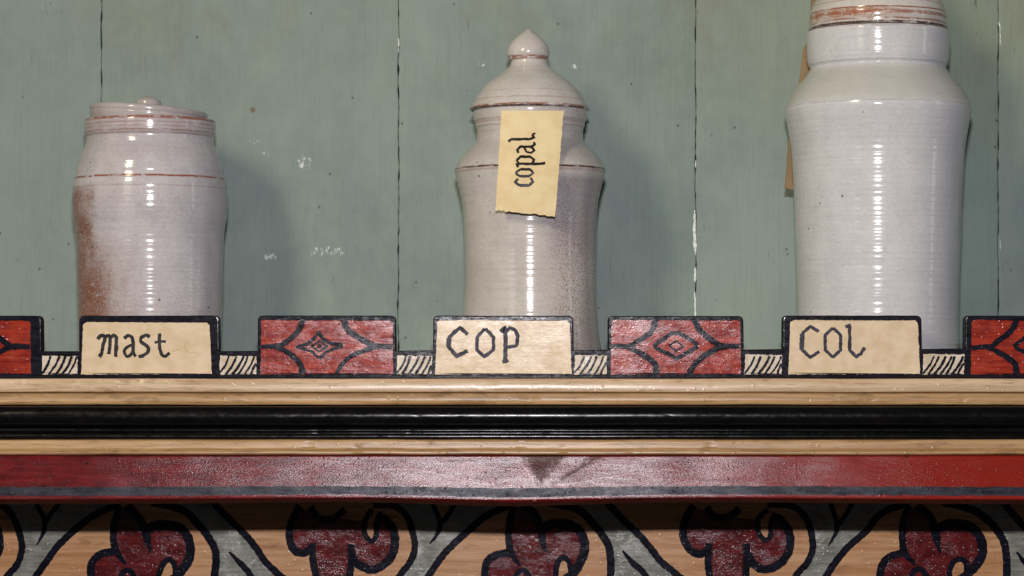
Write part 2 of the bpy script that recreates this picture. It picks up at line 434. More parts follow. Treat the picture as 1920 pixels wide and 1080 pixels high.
# rail: crenellated board with softened corners
def rail():
    top = [(X0, 657)]
    for (a, b, _) in tabs:
        tp = 592 + random.uniform(-.6, .6); nb = 658 - max(0, (a - 300)) * .0035
        r = 9
        seq = [(a + 1, nb + .5), (a, nb - 3), (a + .3, tp + r)]
        for q in range(1, 5):
            an = math.pi - q * math.pi / 8; seq.append((a + r + r * math.cos(an), tp + r - r * math.sin(an)))
        seq2 = []
        for q in range(0, 5):
            an = math.pi / 2 - q * math.pi / 8; seq2.append((b - r + r * math.cos(an), tp + r - r * math.sin(an)))
        seq2 += [(b + .8, nb - 3), (b, nb + .5)]
        top += seq + [(x, tp + .7 * jit(x, 0, .03, a)) for x in range(int(a + 24), int(b - 20), 20)] + seq2
    top.append((X1, 655))
    bm = bmesh.new()
    poly = top + [(X1, 709), (X0, 709)]
    vs = [bm.verts.new(sl(x, y, 0)) for x, y in poly]
    f = bm.faces.new(vs)
    r = bmesh.ops.extrude_face_region(bm, geom=[f])
    ev = [g for g in r['geom'] if isinstance(g, bmesh.types.BMVert)]
    bmesh.ops.translate(bm, verts=ev, vec=(0, 34 * S, 0))
    bmesh.ops.recalc_face_normals(bm, faces=bm.faces)
    bm.faces.ensure_lookup_table()
    es = [e for e in bm.edges if len(e.link_faces) == 2 and e.calc_face_angle(0) > 1.2 and abs((e.verts[0].co - e.verts[1].co).y) < 1e-5]
    bmesh.ops.bevel(bm, geom=es, offset=2.4 * S, segments=3, affect='EDGES', profile=.6)
    bm.normal_update()
    for f in bm.faces:
        if abs(f.normal.y) < .93: f.material_index = 1
    return from_bm('gallery_rail', bm, [M['black'], M['edge']], shelf)
rail()
rf = lambda x, y, l: sl(x, y, -l)

def strokes(p, lst, mat, wd, **k):
    for s_ in lst:
        p.stroke(s_[0], (s_[1] if len(s_) > 1 else wd) * 1.45, mat, **k)
LET = {
 'mast': [([(183, 636), (188, 630), (194, 629), (197, 634), (193, 648), (191, 662), (186, 669)], 4.6), ([(196, 634), (201, 629), (206, 632), (206, 648), (204, 664)], 4.4),
          ([(207, 634), (213, 628), (218, 633), (218, 650), (217, 669)], 4.6),
          ([(233, 635), (240, 629), (247, 632), (250, 643), (250, 660), (255, 668)], 4.4), ([(249, 646), (238, 651), (233, 659), (238, 668), (245, 665), (250, 657)], 4.0),
          ([(281, 632), (274, 628), (265, 633), (264, 640), (270, 645), (277, 650), (278, 658), (270, 666), (260, 669)], 4.6),
          ([(299, 625), (299, 640), (300, 655), (304, 665), (310, 668), (318, 661)], 4.4), ([(290, 642), (300, 640), (311, 641)], 3.2)],
 'cop': [([(877, 627), (862, 614), (843, 632), (841, 650), (856, 668), (877, 658)], 5.0), ([(842, 634), (841, 650)], 6.2),
         ([(909, 616), (895, 632), (894, 656), (908, 669), (925, 656), (925, 632), (910, 616)], 4.6),
         ([(938, 622), (947, 614), (948, 640), (947, 681)], 5.6), ([(947, 623), (956, 614), (966, 619), (971, 630), (969, 648), (950, 651)], 4.6), ([(942, 679), (953, 675)], 4)],
 'col': [([(1535, 622), (1520, 612), (1505, 624), (1504, 656), (1519, 670), (1536, 659)], 4.2), ([(1504, 626), (1503, 656)], 6.0),
         ([(1562, 615), (1547, 628), (1547, 656), (1562, 670), (1576, 656), (1576, 628), (1562, 615)], 4.2),
         ([(1585, 613), (1593, 609), (1593, 656), (1605, 669), (1614, 663), (1621, 651)], 4.4)],
}
def diamond(p, cx, cy, Ll=121, Lr=121, concave=False):
    m = M['black_line']; j = lambda v=2.0: random.uniform(-v, v)
    jl = -Ll + 34; jr = Lr - 34
    p.stroke([(cx - Ll, cy + 1 + j()), (cx + jl, cy + j(1)), (cx + jl + 14, cy - 8), (cx + jl * .55 + j(), cy - 27), (cx + jl * .42 + j(), cy - 50)], 8.5, m, 1.9, w2=12)
    p.stroke([(cx - Ll + 24, cy + j(1)), (cx + jl + 12, cy + 9), (cx + jl * .5 + j(), cy + 30), (cx + jl * .42 + j(), cy + 52)], 9, m, 1.9, w2=13)
    p.stroke([(cx + Lr, cy + 1 + j()), (cx + jr, cy - 1), (cx + jr - 14, cy - 8), (cx + jr * .55 + j(), cy - 28), (cx + jr * .42 + j(), cy - 50)], 10, m, 1.9, w2=12)
    p.stroke([(cx + Lr - 20, cy), (cx + jr - 10, cy + 5), (cx + jr * .5, cy + 25 + j()), (cx + jr * .3 + j(), cy + 52)], 11, m, 1.9, w2=7 if concave else 11)
    if concave:
        p.stroke([(cx - 44, cy + 2), (cx - 18, cy - 7), (cx - 1, cy - 27)], 6.5, m, 1.6)
        p.stroke([(cx - 3, cy - 27), (cx + 14, cy - 8), (cx + 44, cy - 2)], 7.5, m, 1.6)
        p.stroke([(cx + 44, cy), (cx + 16, cy + 9), (cx, cy + 24)], 6, m, 1.4)
        p.stroke([(cx, cy + 24), (cx - 16, cy + 10), (cx - 42, cy + 2)], 5, m, 1.4)
        p.stroke([(cx - 15, cy), (cx, cy - 10), (cx + 15, cy), (cx, cy + 10), (cx - 15, cy)], 4, m, 1.2, curve=False)
        p.stroke([(cx - 3, cy - 1), (cx + 4, cy)], 7, m, 1.2)
    else:
        p.stroke([(cx - 42, cy), (cx - 8, cy - 24), (cx + 8, cy - 25), (cx + 42, cy - 2)], 8, m, 1.8, curve=False)
        p.stroke([(cx + 42, cy), (cx + 4, cy + 23), (cx - 40, cy + 2)], 8, m, 1.8, curve=False)
        p.stroke([(cx - 13, cy - 2), (cx + 2, cy - 9), (cx + 15, cy + 1), (cx + 1, cy + 9), (cx - 13, cy - 2)], 3.6, m, 1.2, curve=False)
for (a, b, kind) in tabs:
    l = a + 5 if kind != 'col' else a + 11; r = b - 6 if kind not in ('mast',) else b - 16
    t_ = 600 if kind != 'mast' else 604
    if a < 0: l, r = a + 12, b - 20
    if a > 1500 and kind == 'red': l = a + 10
    p = Painter(rf)
    if kind == 'red':
        p.fill([(l + 2, t_ + 2), (l + 8, t_), (r - 6, t_ + 1), (r, t_ + 5), (r + 1, 701), (l, 702)], M['red'], 1.4)
        o = p.done('red_panel', shelf)
        q = Painter(rf, .9); cx_ = 599 if a == 483 else (l + r) / 2; diamond(q, cx_, 649, cx_ - l - 1, r - cx_ - 1, a in (483, -182)); q.done('diamond_motif', o)
    else:
        p.fill([(l + 3, t_ + 3), (l + 10, t_), (r - 6, t_ + 1), (r - 1, t_ + 6), (r + 3, 701), (l - 1, 702)], M['cream'], 1.2)
        if kind == 'mast':
            p.stroke([(350, 640), (347, 652), (354, 661), (368, 660)], 2.4, M['ghost']); p.stroke([(322, 659), (338, 655)], 2, M['ghost'])
        o = p.done('name_panel', shelf)
        if kind in LET:
            o['label'] = {'mast': 'cream name panel lettered mast', 'cop': 'cream name panel lettered cop', 'col': 'cream name panel lettered col'}[kind]
            q = Painter(rf, .9); strokes(q, LET[kind], M['ink'] if kind == 'mast' else M['ink_sheen'], 4.4, rough=1.3, curve=(kind == 'mast'))
            q.done('lettering', o)
for (a, b, _), (c, d, _) in zip(tabs, tabs[1:]):
    p = Painter(rf); nb = 667 - max(0, a - 300) * .003
    p.fill([(b + 3, nb), (c - 2, nb + 1), (c - 3, 701), (b + 2, 702)], M['hatch_cream'], 1.8)
    o = p.done('hatched_panel', shelf)
    q = Painter(rf, .9); x = b - 12
    while x < c - 6:
        x += random.uniform(10.5, 14); lean = random.uniform(16, 22)
        x_lo = max(x, b + 2); x_hi = min(x + lean, c - 2)
        if x_hi - x_lo < 6: continue
        q.stroke([(x_lo, 702 - (x_lo - x) / lean * 33), ((x_lo + x_hi) / 2 + 2, 685), (x_hi, 702 - (x_hi - x) / lean * 34)], random.uniform(3.6, 5.2), M['black_line'], 1.2)
    q.done('hatch_stroke', o)

# mouldings, top to bottom
dents = [(random.uniform(X0, X1), random.uniform(708, 935), random.uniform(3, 9), random.uniform(.6, 1.9)) for _ in range(150)]
def dent(x, z):
    d = 0.0
    for (dx_, dz_, w_, h_) in dents:
        if abs(x - dx_) < 3 * w_: d += h_ * math.exp(-((x - dx_) / w_) ** 2 - ((z - dz_) / (w_ * .6 + 2)) ** 2)
    return d
wavy = lambda x, Y, z: (Y + dent(x, z) + .5 * jit(x, z * 3, .01), z + .9 * jit(x, z * .2, .006, 3))
extrude_profile('gold_moulding', [(30, 709.6), (-9, 709.6), (-12, 710.6), (-13.2, 713), (-14.6, 722), (-16, 731), (-15.2, 733.8), (-11, 735.6)], X0, X1, M['wood'], shelf, SO, 4, wavy, back=60)
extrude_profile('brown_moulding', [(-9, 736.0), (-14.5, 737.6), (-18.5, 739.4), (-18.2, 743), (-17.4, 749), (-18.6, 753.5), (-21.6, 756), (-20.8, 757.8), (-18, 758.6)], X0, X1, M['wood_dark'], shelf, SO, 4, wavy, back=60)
roll = [(-22, 759.4)]
for i in range(0, 19):
    a = math.radians(100 - i * 11); roll.append((-26 - 17 * math.cos(math.radians(90 - abs(100 - i * 11)) ) if False else -26 - 16 * math.cos(a), 780 - 19.5 * math.sin(a)))
roll += [(-27, 801.0)]
for i in range(9):
    a = math.radians(80 - i * 20); roll.append((-31 - 5.5 * math.cos(a), 806 - 4.8 * math.sin(a)))
roll += [(-32, 811.4)]
roll += [(-37.5, 812.2), (-38.6, 813.4), (-39.2, 816), (-39.6, 818.6), (-39.0, 820), (-37, 821.2)]
roll += [(-34, 821.6)]
extrude_profile('black_moulding', roll, X0, X1, M['black_roll'], shelf, SO, 4,
                lambda x, Y, z: (Y + .35 * dent(x, z) + .22 * jit(x, z * .2, .012, 5) + .07 * jit(x, z * .3, .09, 3), z + .6 * jit(x, z * .2, .008, 8)), back=60)
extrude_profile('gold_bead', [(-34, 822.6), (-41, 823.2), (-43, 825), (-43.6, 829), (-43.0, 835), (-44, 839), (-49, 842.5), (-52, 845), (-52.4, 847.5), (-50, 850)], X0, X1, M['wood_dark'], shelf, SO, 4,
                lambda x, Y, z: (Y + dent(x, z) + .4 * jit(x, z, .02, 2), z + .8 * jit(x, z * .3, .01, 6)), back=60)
def redfn(x, Y, z):
    u = x - 1010; g = math.exp(-(u / 150) ** 2); yy, zz = Y, z
    # the wood swells round a knot: ripples running out of it
    g *= max(0, min(1, (z - 853) / 14)); q = max(0, min(1, (z - 853) / 14))
    yy -= 1.3 * g * math.sin((z - 850) / 85 * math.pi) * math.cos(u / 48.0)
    yy -= .55 * q * math.exp(-(u / 420) ** 2) * math.sin((z - 862 - 20 * math.exp(-(u / 260) ** 2)) / 17.0)
    yy += .8 * jit(x, z, .012, 4)
    zz += (5.0 * math.exp(-((x - 960) / 150) ** 2) - 3.0 * math.exp(-((x - 620) / 260) ** 2) - 3 * math.exp(-((x - 1350) / 300) ** 2)) * max(0, (z - 870) / 70)
    return yy, zz
red = [(-50, 851.4), (-55, 852.2), (-57, 854)] + [(-57 - (z - 854) * .12, z) for z in range(859, 925, 5)] + [(-66, 928.5), (-66.6, 931), (-65.8, 932.6), (-60, 935), (-50, 938.6), (-38, 942.2), (-34, 943)]
ro = extrude_profile('red_moulding', red, X0, X1, [M['red_moulding'], M['soffit']], shelf, SO, 5, redfn, back=60)
for pl in ro.data.polygons:
    if pl.normal.z < -.6: pl.material_index = 1
# black line painted along the red moulding, lying on its surface
bm = bmesh.new(); prev = None
nrow = 5
for i in range(int((X1 - X0) / 5)):
    x = X0 + 5 * i; row = []
    for j in range(nrow):
        z = 909.5 + (925.5 - 909.5) * j / (nrow - 1)
        if j == 0: z += 1.5 * jit(x, 0, .05, 1)
        if j == nrow - 1: z += 1.3 * jit(x, 0, .06, 2)
        Y, zz = redfn(x, -57 - (z - 854) * .12, z)
        row.append(bm.verts.new(sl(x, zz, Y - .45)))
    if prev:
        for j in range(nrow - 1): bm.faces.new((prev[j], prev[j + 1], row[j + 1], row[j])).smooth = True
    prev = row
from_bm('painted_stripe', bm, M['stripe'], shelf)
# shelf board: jars stand on it, its underside closes the mouldings
ST = 690
bm = bmesh.new()
prof = [(34.5, ST), (WALL_Y - .5, ST), (WALL_Y - .5, 742), (60.5, 742), (60.5, 728), (34.5, 708)]
extrude_profile('shelf_board', prof + [prof[0]], X0, X1, M['wood'], shelf, SO, 400, smooth=False)
bm.free()
extrude_profile('soffit', [(61, 900), (FRIEZE_Y - 1, 900), (FRIEZE_Y - 1, 918), (61, 918), (61, 900)], X0, X1, M['soffit'], shelf, SO, 400, smooth=False)

# ------------------------------------------------------------------ painted frieze board below the shelf
FO = P(960, 1330, FRIEZE_Y)
kf = (D + FRIEZE_Y) / D
frieze = thing('frieze_board', 'tan board painted with dark red flowers and grey green scrolls beneath the shelf', 'frieze', FO)
def fl(x, y, l): return P(x, y, FRIEZE_Y) + Vector((0, -l * S, 0)) - FO
def box_bm(x0, x1, y0, y1, z0, z1):
    bm = bmesh.new(); r = bmesh.ops.create_cube(bm, size=1)
    for v in r['verts']: v.co = Vector(((x0 + x1) / 2 + v.co.x * (x1 - x0), (y0 + y1) / 2 + v.co.y * (y1 - y0), (z0 + z1) / 2 + v.co.z * (z1 - z0)))
    return bm
a = fl(-800, 1330, 0); b = fl(2720, 870, 0)
from_bm('board', box_bm(a.x, b.x, 0, 19 * S, a.z, b.z), M['frieze_wood'], frieze)
VAR = [0.0]
def sh(pts, dx, dy=0, s=1.0):   # no two motifs come out of the brush alike
    v = VAR[0]
    return [(x + dx + 7 * pnoise(Vector((x * .012, y * .012, v))) + random.uniform(-1.2, 1.2), y + dy + 6 * pnoise(Vector((x * .012 + 40, y * .012, v))) * (1 if y > 960 else .2) + random.uniform(-.8, .8)) for x, y in pts]
def flower_a(p, dx):
    R, K = M['flower_red'], M['black_line']
    p.fill(sh([(232, 948), (216, 975), (213, 1012), (214, 1034), (190, 1041), (172, 1060), (171, 1090), (190, 1118), (222, 1120), (240, 1150), (262, 1150), (280, 1115), (300, 1110), (300, 1070), (306, 1052), (316, 1047), (328, 1056), (330, 1076), (350, 1055), (356, 1025), (348, 998), (325, 985), (298, 984), (278, 1000), (264, 972), (246, 950)], dx), R, .6)
    p.stroke(sh([(222, 950), (213, 980), (212, 1010), (218, 1036), (236, 1060)], dx), 10, K, 1.4, taper=(0, .3))
    p.stroke(sh([(218, 1034), (190, 1040), (173, 1056), (169, 1085), (182, 1112), (215, 1124)], dx), 11, K, 1.6)
    p.stroke(sh([(236, 948), (258, 966), (272, 990), (280, 1020), (284, 1036)], dx), 12, K, 1.5, taper=(0, .4))
    p.stroke(sh([(274, 994), (295, 983), (325, 984), (346, 996), (356, 1022), (353, 1050), (332, 1078), (318, 1088)], dx), 13, K, 1.8)
    p.stroke(sh([(299, 1105), (299, 1072), (307, 1053), (318, 1048), (326, 1056), (330, 1076)], dx), 8, K, 1.4)
    p.stroke(sh([(225, 1120), (240, 1150), (262, 1152), (280, 1118), (300, 1106)], dx), 9, K, 1.4)
    p.stroke(sh([(222, 1090), (232, 1072), (246, 1070), (256, 1088)], dx), 8, K, 1.4)
def flower_b(p, dx):
    R, K = M['flower_red'], M['black_line']
    p.fill(sh([(560, 950), (546, 976), (543, 1006), (554, 1030), (572, 1036), (588, 1030), (592, 1060), (600, 1095), (625, 1120), (650, 1092), (657, 1060), (656, 1034), (672, 1054), (702, 1064), (728, 1052), (741, 1026), (738, 998), (722, 976), (712, 968), (706, 990), (704, 1008), (694, 1012), (684, 1000), (680, 975), (640, 972), (600, 968)], dx), R, .6)
    p.stroke(sh([(562, 948), (546, 974), (543, 1004), (555, 1030), (574, 1037), (588, 1028)], dx), 11, K, 1.6)
    p.stroke(sh([(589, 1018), (590, 1058), (598, 1096), (625, 1122), (652, 1092), (658, 1058), (657, 1018)], dx), 10, K, 1.6)
    p.stroke(sh([(658, 1036), (673, 1056), (702, 1066), (730, 1053), (743, 1026), (739, 996), (722, 974), (708, 966)], dx), 12, K, 1.8)
    p.stroke(sh([(700, 955), (686, 972), (683, 996), (692, 1012), (704, 1006), (706, 982), (710, 968)], dx), 7.5, K, 1.4)
    p.stroke(sh([(585, 950), (598, 970), (625, 972), (650, 955)], dx), 10, K, 1.5)
def scroll(p, dx):
    G, K = M['green_scroll'], M['black_line']
    p.fill(sh([(-40, 944), (2, 948), (25, 965), (38, 1000), (40, 1030), (30, 1056), (8, 1084), (-20, 1140), (-18, 1230), (60, 1240), (30, 1160), (40, 1110), (60, 1082), (85, 1050), (105, 1026), (140, 995), (175, 966), (215, 944), (110, 944), (90, 976), (76, 944)], dx), G, .7)
    p.fill(sh([(300, 944), (345, 958), (372, 982), (392, 1008), (402, 1040), (402, 1100), (385, 1170), (410, 1240), (520, 1240), (490, 1170), (530, 1120), (548, 1100), (520, 1072), (498, 1048), (478, 1028), (455, 1003), (430, 974), (402, 944)], dx), G, .7)
    p.stroke(sh([(-42, 946), (0, 948), (25, 966), (38, 1000), (40, 1030), (30, 1056), (8, 1084), (-20, 1140), (-20, 1235)], dx), 9.5, K, 1.4)
    p.stroke(sh([(222, 944), (175, 965), (140, 994), (105, 1026), (85, 1052), (60, 1086), (40, 1112), (30, 1160), (62, 1242)], dx), 10, K, 1.4)
    p.stroke(sh([(72, 944), (82, 972), (83, 994), (76, 1010), (68, 1023)], dx), 7, K, 1.2, taper=(0, .5))
    p.stroke(sh([(112, 944), (96, 968), (84, 982)], dx), 7, K, 1.2)
    p.stroke(sh([(285, 942), (340, 955), (370, 980), (392, 1008), (403, 1040), (402, 1100), (386, 1168), (410, 1242)], dx), 11, K, 1.5)
    p.stroke(sh([(400, 942), (430, 974), (455, 1004), (480, 1031), (500, 1052), (523, 1074), (548, 1100), (525, 1125), (490, 1172), (520, 1242)], dx), 10, K, 1.4)
    p.stroke(sh([(426, 1034), (444, 1054), (468, 1076), (480, 1100)], dx), 9, K, 1.4, taper=(.5, .3))
for k in range(-1, 4):
    dx = 742 * k - (2 if k else 0)
    for nm, fnc, l0 in (('painted_scroll', scroll, .35), ('painted_flower', flower_a, .95), ('painted_flower', flower_b, .95)):
        d = dx; VAR[0] = 3.7 * k + 1.3
        if fnc is flower_b and 700 + dx > 2600: continue
        if nm == 'painted_scroll' and dx + 548 > 2720: continue
        p = Painter(fl, l0, .04); p.wk = 1.34; fnc(p, d); p.done(nm, frieze)

# ------------------------------------------------------------------ jars
def interp(prof, step=.8):
    """prof (r, z) corner list -> densely sampled curve, monotone between points"""
    return catmull(prof, step)
def lathe(name, prof, mat, parent, segs=160, ridge=.0, seed=0, off=(0, 0, 0), wob=.5, lam=6.2, tilt=None):
    pts = interp(prof); bm = bmesh.new(); rows = []
    n = len(pts)
    for i, (r, z) in enumerate(pts):
        rr = r
        if r > 20: rr += ridge * (1.5 * pnoise(Vector((seed, z / lam, 0))) + .6 * pnoise(Vector((seed + 5, z / (lam * .55), 0))) + 1.3 * pnoise(Vector((seed + 9, z / (lam * 3.2), 0))))
        row = []
        if r < .3:
            row = [bm.verts.new((0, 0, z * S))]
        else:
            for j in range(segs):
                a = 2 * math.pi * j / segs
                q = rr + wob * pnoise(Vector((math.cos(a) * .8 + seed, math.sin(a) * .8, z * .006))) * min(1, r / 60) \
                    + ridge * .55 * pnoise(Vector((math.cos(a) * 2.2 + seed, math.sin(a) * 2.2, z / (lam * .8))))
                row.append(bm.verts.new((math.cos(a) * q * S, math.sin(a) * q * S, z * S)))
        rows.append(row)
    for a, b in zip(rows, rows[1:]):
        if len(a) == 1 and len(b) == 1: continue
        for j in range(segs):
            k = (j + 1) % segs
            if len(a) == 1: f = bm.faces.new((a[0], b[j], b[k]))
            elif len(b) == 1: f = bm.faces.new((a[j], b[0], a[k]))
            else: f = bm.faces.new((a[j], a[k], b[k], b[j]))
            f.smooth = True
    bmesh.ops.recalc_face_normals(bm, faces=bm.faces)
    if tilt is not None: bmesh.ops.transform(bm, matrix=tilt, verts=bm.verts)
    bmesh.ops.translate(bm, verts=bm.verts, vec=Vector(off) * S)
    me = bpy.data.meshes.new(name); bm.to_mesh(me); bm.free()
    return link(name, me, mat, parent)
kj = (D + JAR_Y) / D
ZB = (HY - ST) * S                      # shelf top
def zj(py): return ((HY - py) * S * kj - ZB) / S      # height above the shelf top for a silhouette height in the picture
def prof(lst): return [(r * kj, zj(py)) for r, py in lst]
def jar_at(name, px, label):
    o = thing(name, label, 'jar', (((px - 960) * S * kj), JAR_Y * S, EYE + ZB), 'glazed apothecary jars on the shelf')
    o.location.z += .0002
    return o
bot = lambda r: [(0, ST_), (r - 12, ST_), (r - 3, ST_ - 1), (r, ST_ - 4)]
ST_ = HY + (ST - HY) / kj               # picture height of the shelf top at the jar's depth

# -- squat jar with a flat lid (above the panel "mast")
def stain_mast(n, col, x, y, z, sp, bn, clay):
    big = n.noise(n.vec(.016, .016, .012, 2, 2, 2), 4, .65)
    st_ = n.noise(n.vec(.03, .03, .11, 5, 2, 2), 5, .75)
    xx = n.add(x, n.add(n.mul(n.add(big, -.5), 120), n.mul(n.add(st_, -.5), 70)))
    low = n.step(n.add(z, n.mul(n.add(big, -.5), 40)), zj(346), zj(372))
    lft = n.step(xx, -78 * kj, -122 * kj)
    base = n.mul(n.step(xx, 10, -105 * kj), n.step(n.add(z, n.mul(n.add(st_, -.5), 120)), zj(435), zj(545)))
    spk = n.step(n.add(n.mul(sp, .9), n.mul(st_, .7)), .56, .84)
    m = n.mul(n.mul(n.mx(lft, base), low), n.add(n.mul(spk, .85), .14))
    col = n.mix(m, col, (.20, .070, .032))
    m3 = n.mul(n.mul(n.step(x, -70 * kj, -140 * kj), n.step(z, zj(340), zj(380))), n.step(big, .35, .55))
    col = n.mix(n.mul(m3, .38), col, (.30, .15, .12))
    m2 = n.mul(n.step(n.add(z, n.mul(n.add(big, -.5), 90)), zj(520), zj(590)), n.step(sp, .50, .68))
    return n.mix(n.mul(m2, .5), col, (.34, .15, .10))
g_mast = glaze('lilac_white_glaze_stained', (.45, .425, .45), (.55, .525, .545),
               [(zj(229), 3.4, .9, 0), (zj(238), 1.2, .5, 0), (zj(245), 1.0, .5, 0), (zj(252), 1.6, .6, 0), (zj(258), 1.5, .5, 0), (zj(337), 2.2, 1.0, 0), (zj(355), 1.2, .35, 0), (zj(243), 14, .16, 0)], [stain_mast], .12, .6)
j = jar_at('apothecary_jar', 281.5, 'squat white glazed jar with flat tilted lid and rust stained side behind panel mast')
body = prof(bot(131) + [(132, 640), (134, 590), (136, 500), (137, 455), (139, 430), (143.5, 402), (144.5, 378), (143.5, 352), (141.8, 343), (141.2, 341), (140.2, 339.4), (140.0, 337), (138.6, 332), (137, 318), (133, 303), (127, 289), (121, 276), (118.6, 267), (118.4, 259), (120.5, 255), (122, 251), (122.6, 240), (122.2, 231), (120.5, 227), (117, 226), (114.2, 228), (113.6, 244), (60, 250), (0, 250)])
lathe('body', body, g_mast, j, 192, .17, 3.1)
g_ml = glaze('lilac_white_glaze_lid', (.39, .35, .35), (.46, .43, .43), [(2, 3.0, .9, 0), (20, 5, .7, 0), (9, 2.0, .5, 0)], None, .14, .8)
lp = [(0, -16), (100, -16), (104, -12), (106.5, -6), (108, 0), (109.2, 6), (109, 10), (110.4, 14), (110, 19), (106, 22.5), (98, 23), (70, 21), (34, 19.5), (0, 19)]
T = Matrix.Rotation(math.radians(4.3), 4, 'Y')
ll = lathe('lid', [(r * kj, z) for r, z in lp], g_ml, j, 128, .12, 8, tilt=T, off=(-4, 0, zj(226)))
kp = [(26, -3), (25, 2), (24, 6), (23, 10), (19, 14), (10, 18), (3, 20.5), (0, 21)]
lathe('knob', [(r * kj, z) for r, z in kp], g_ml, ll, 48, 0, 2, off=(-3, -4, zj(226) + 27))

# -- waisted jar with a domed lid and pointed knob (above "cop")
def stain_cop(n, col, x, y, z, sp, bn, clay):
    big = n.noise(n.vec(.014, .014, .010, 6, 2, 2), 4, .65)
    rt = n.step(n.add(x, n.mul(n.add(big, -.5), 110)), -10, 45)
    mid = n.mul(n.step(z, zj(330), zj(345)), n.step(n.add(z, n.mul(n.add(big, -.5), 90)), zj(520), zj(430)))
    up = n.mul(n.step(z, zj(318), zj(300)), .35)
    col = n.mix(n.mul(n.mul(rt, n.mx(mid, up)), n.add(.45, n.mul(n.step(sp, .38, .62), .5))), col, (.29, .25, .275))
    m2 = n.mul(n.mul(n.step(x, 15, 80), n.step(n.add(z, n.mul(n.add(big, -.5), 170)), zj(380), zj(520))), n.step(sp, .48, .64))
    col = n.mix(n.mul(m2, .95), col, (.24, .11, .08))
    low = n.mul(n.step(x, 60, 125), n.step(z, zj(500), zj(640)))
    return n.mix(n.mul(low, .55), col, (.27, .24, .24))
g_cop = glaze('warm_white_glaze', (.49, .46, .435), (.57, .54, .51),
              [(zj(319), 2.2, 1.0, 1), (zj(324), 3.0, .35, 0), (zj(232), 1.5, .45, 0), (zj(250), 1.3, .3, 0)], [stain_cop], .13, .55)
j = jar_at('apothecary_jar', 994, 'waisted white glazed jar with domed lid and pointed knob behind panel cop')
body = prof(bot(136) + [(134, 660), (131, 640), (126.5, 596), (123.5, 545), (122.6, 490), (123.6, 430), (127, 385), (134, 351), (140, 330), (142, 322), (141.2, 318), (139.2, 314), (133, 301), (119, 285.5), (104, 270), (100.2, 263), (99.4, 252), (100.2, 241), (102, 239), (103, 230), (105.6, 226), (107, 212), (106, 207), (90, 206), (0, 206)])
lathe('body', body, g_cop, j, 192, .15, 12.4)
g_cl = glaze('warm_white_glaze_lid', (.52, .495, .465), (.59, .565, .535),
             [(zj(207.5), 3.4, 1.0, 1), (zj(203.5), 1.6, .9, 0), (zj(190), 1.2, .4, 0), (zj(176), 1.0, .3, 0), (zj(110), 4.2, .85, 0)], None, .16, .45)
lid = prof([(0, 204), (104, 204.5), (107, 208.4), (110, 208.2), (111.2, 206.6), (110.2, 203), (107.6, 198), (102.5, 189), (97, 179), (89, 168), (80, 158), (68, 148.5), (54, 138.5), (44, 131), (37, 124), (34.6, 118), (34, 113), (30, 110), (0, 110)])
l = lathe('lid', lid, g_cl, j, 160, .14, 4.4, off=(-1.5, 0, 0))
knob = prof([(0, 114), (33, 113.5), (37, 110.5), (40, 104), (40.2, 97), (37, 88), (30, 78), (20, 68.5), (10, 61), (3, 56), (0, 55)])
lathe('knob', knob, g_cl, l, 64, 0, 2.2, off=(-3.5, 0, 0))

# -- tall jar (above "col")
def tint_col(n, col, x, y, z, sp, bn, clay):  # yellower, greyer shoulder band and a slightly lilac right side
    sh_ = n.mul(n.step(z, zj(206), zj(190)), n.step(z, zj(128), zj(142)))
    col = n.mix(n.mul(sh_, .55), col, (.45, .44, .37))
    rt = n.step(x, 20, 100)
    return n.mix(n.mul(rt, .25), col, (.46, .45, .50))
g_col = glaze('pale_blue_white_glaze', (.56, .565, .58), (.63, .635, .65), [(zj(124), 1.4, .3, 1), (zj(203), 1.2, .25, 1), (zj(62), 2.5, .25, 0)], [tint_col], .12, .14)
j = jar_at('apothecary_jar', 1646, 'tall smooth white glazed jar, the largest, standing behind panel col')
body = prof(bot(151) + [(150.5, 650), (149.5, 590), (151, 520), (153.5, 450), (155.5, 380), (158.4, 330), (161.5, 282), (167.5, 243), (172.4, 219), (173.6, 209), (172.6, 202), (170.5, 197.5), (166, 186), (153, 165.5), (137, 146), (127.6, 132), (126.6, 128), (128.6, 124.5), (130, 120), (132, 110), (132.6, 90), (133.4, 70), (132.5, 62), (128, 59.5), (110, 59), (0, 59)])
lathe('body', body, g_col, j, 192, .16, 21.7, lam=6)
def stain_cl(n, col, x, y, z, sp, bn, clay):
    d = n.math('ABSOLUTE', n.add(z, -zj(37)))
    m = n.mul(n.step(d, 13, 5), n.mul(n.step(n.add(sp, n.mul(bn, .5)), .60, .85), n.step(x, 70, -60)))
    return n.mix(n.mul(m, .95), col, (.34, .12, .05))
g_ll = glaze('cream_white_glaze_lid', (.55, .53, .49), (.61, .585, .55),
             [(zj(55.5), 2.6, 1.0, 1), (zj(49), 2.4, .8, 0), (zj(37), 4.0, .8, 0), (zj(28), 1.6, .95, 0), (zj(14), 1.0, .6, 0), (zj(6), .9, .5, 0)], [stain_cl], .13, .3)
lid = prof([(0, 58), (121, 58), (124.5, 57.5), (126.5, 54), (127.2, 47), (128.4, 42), (128.2, 33), (126.4, 28), (126.2, 26), (124, 18), (119, 6), (110, -9), (98, -22), (84, -34), (66, -46), (48, -56), (38, -64), (36, -72), (34, -76), (0, -76)])
l = lathe('lid', lid, g_ll, j, 160, .13, 9.4)
knob = prof([(0, -72), (34, -72), (40, -78), (43, -86), (41, -94), (33, -104), (20, -115), (8, -123), (0, -127)])
lathe('knob', knob, g_ll, l, 64, 0, 2.2)

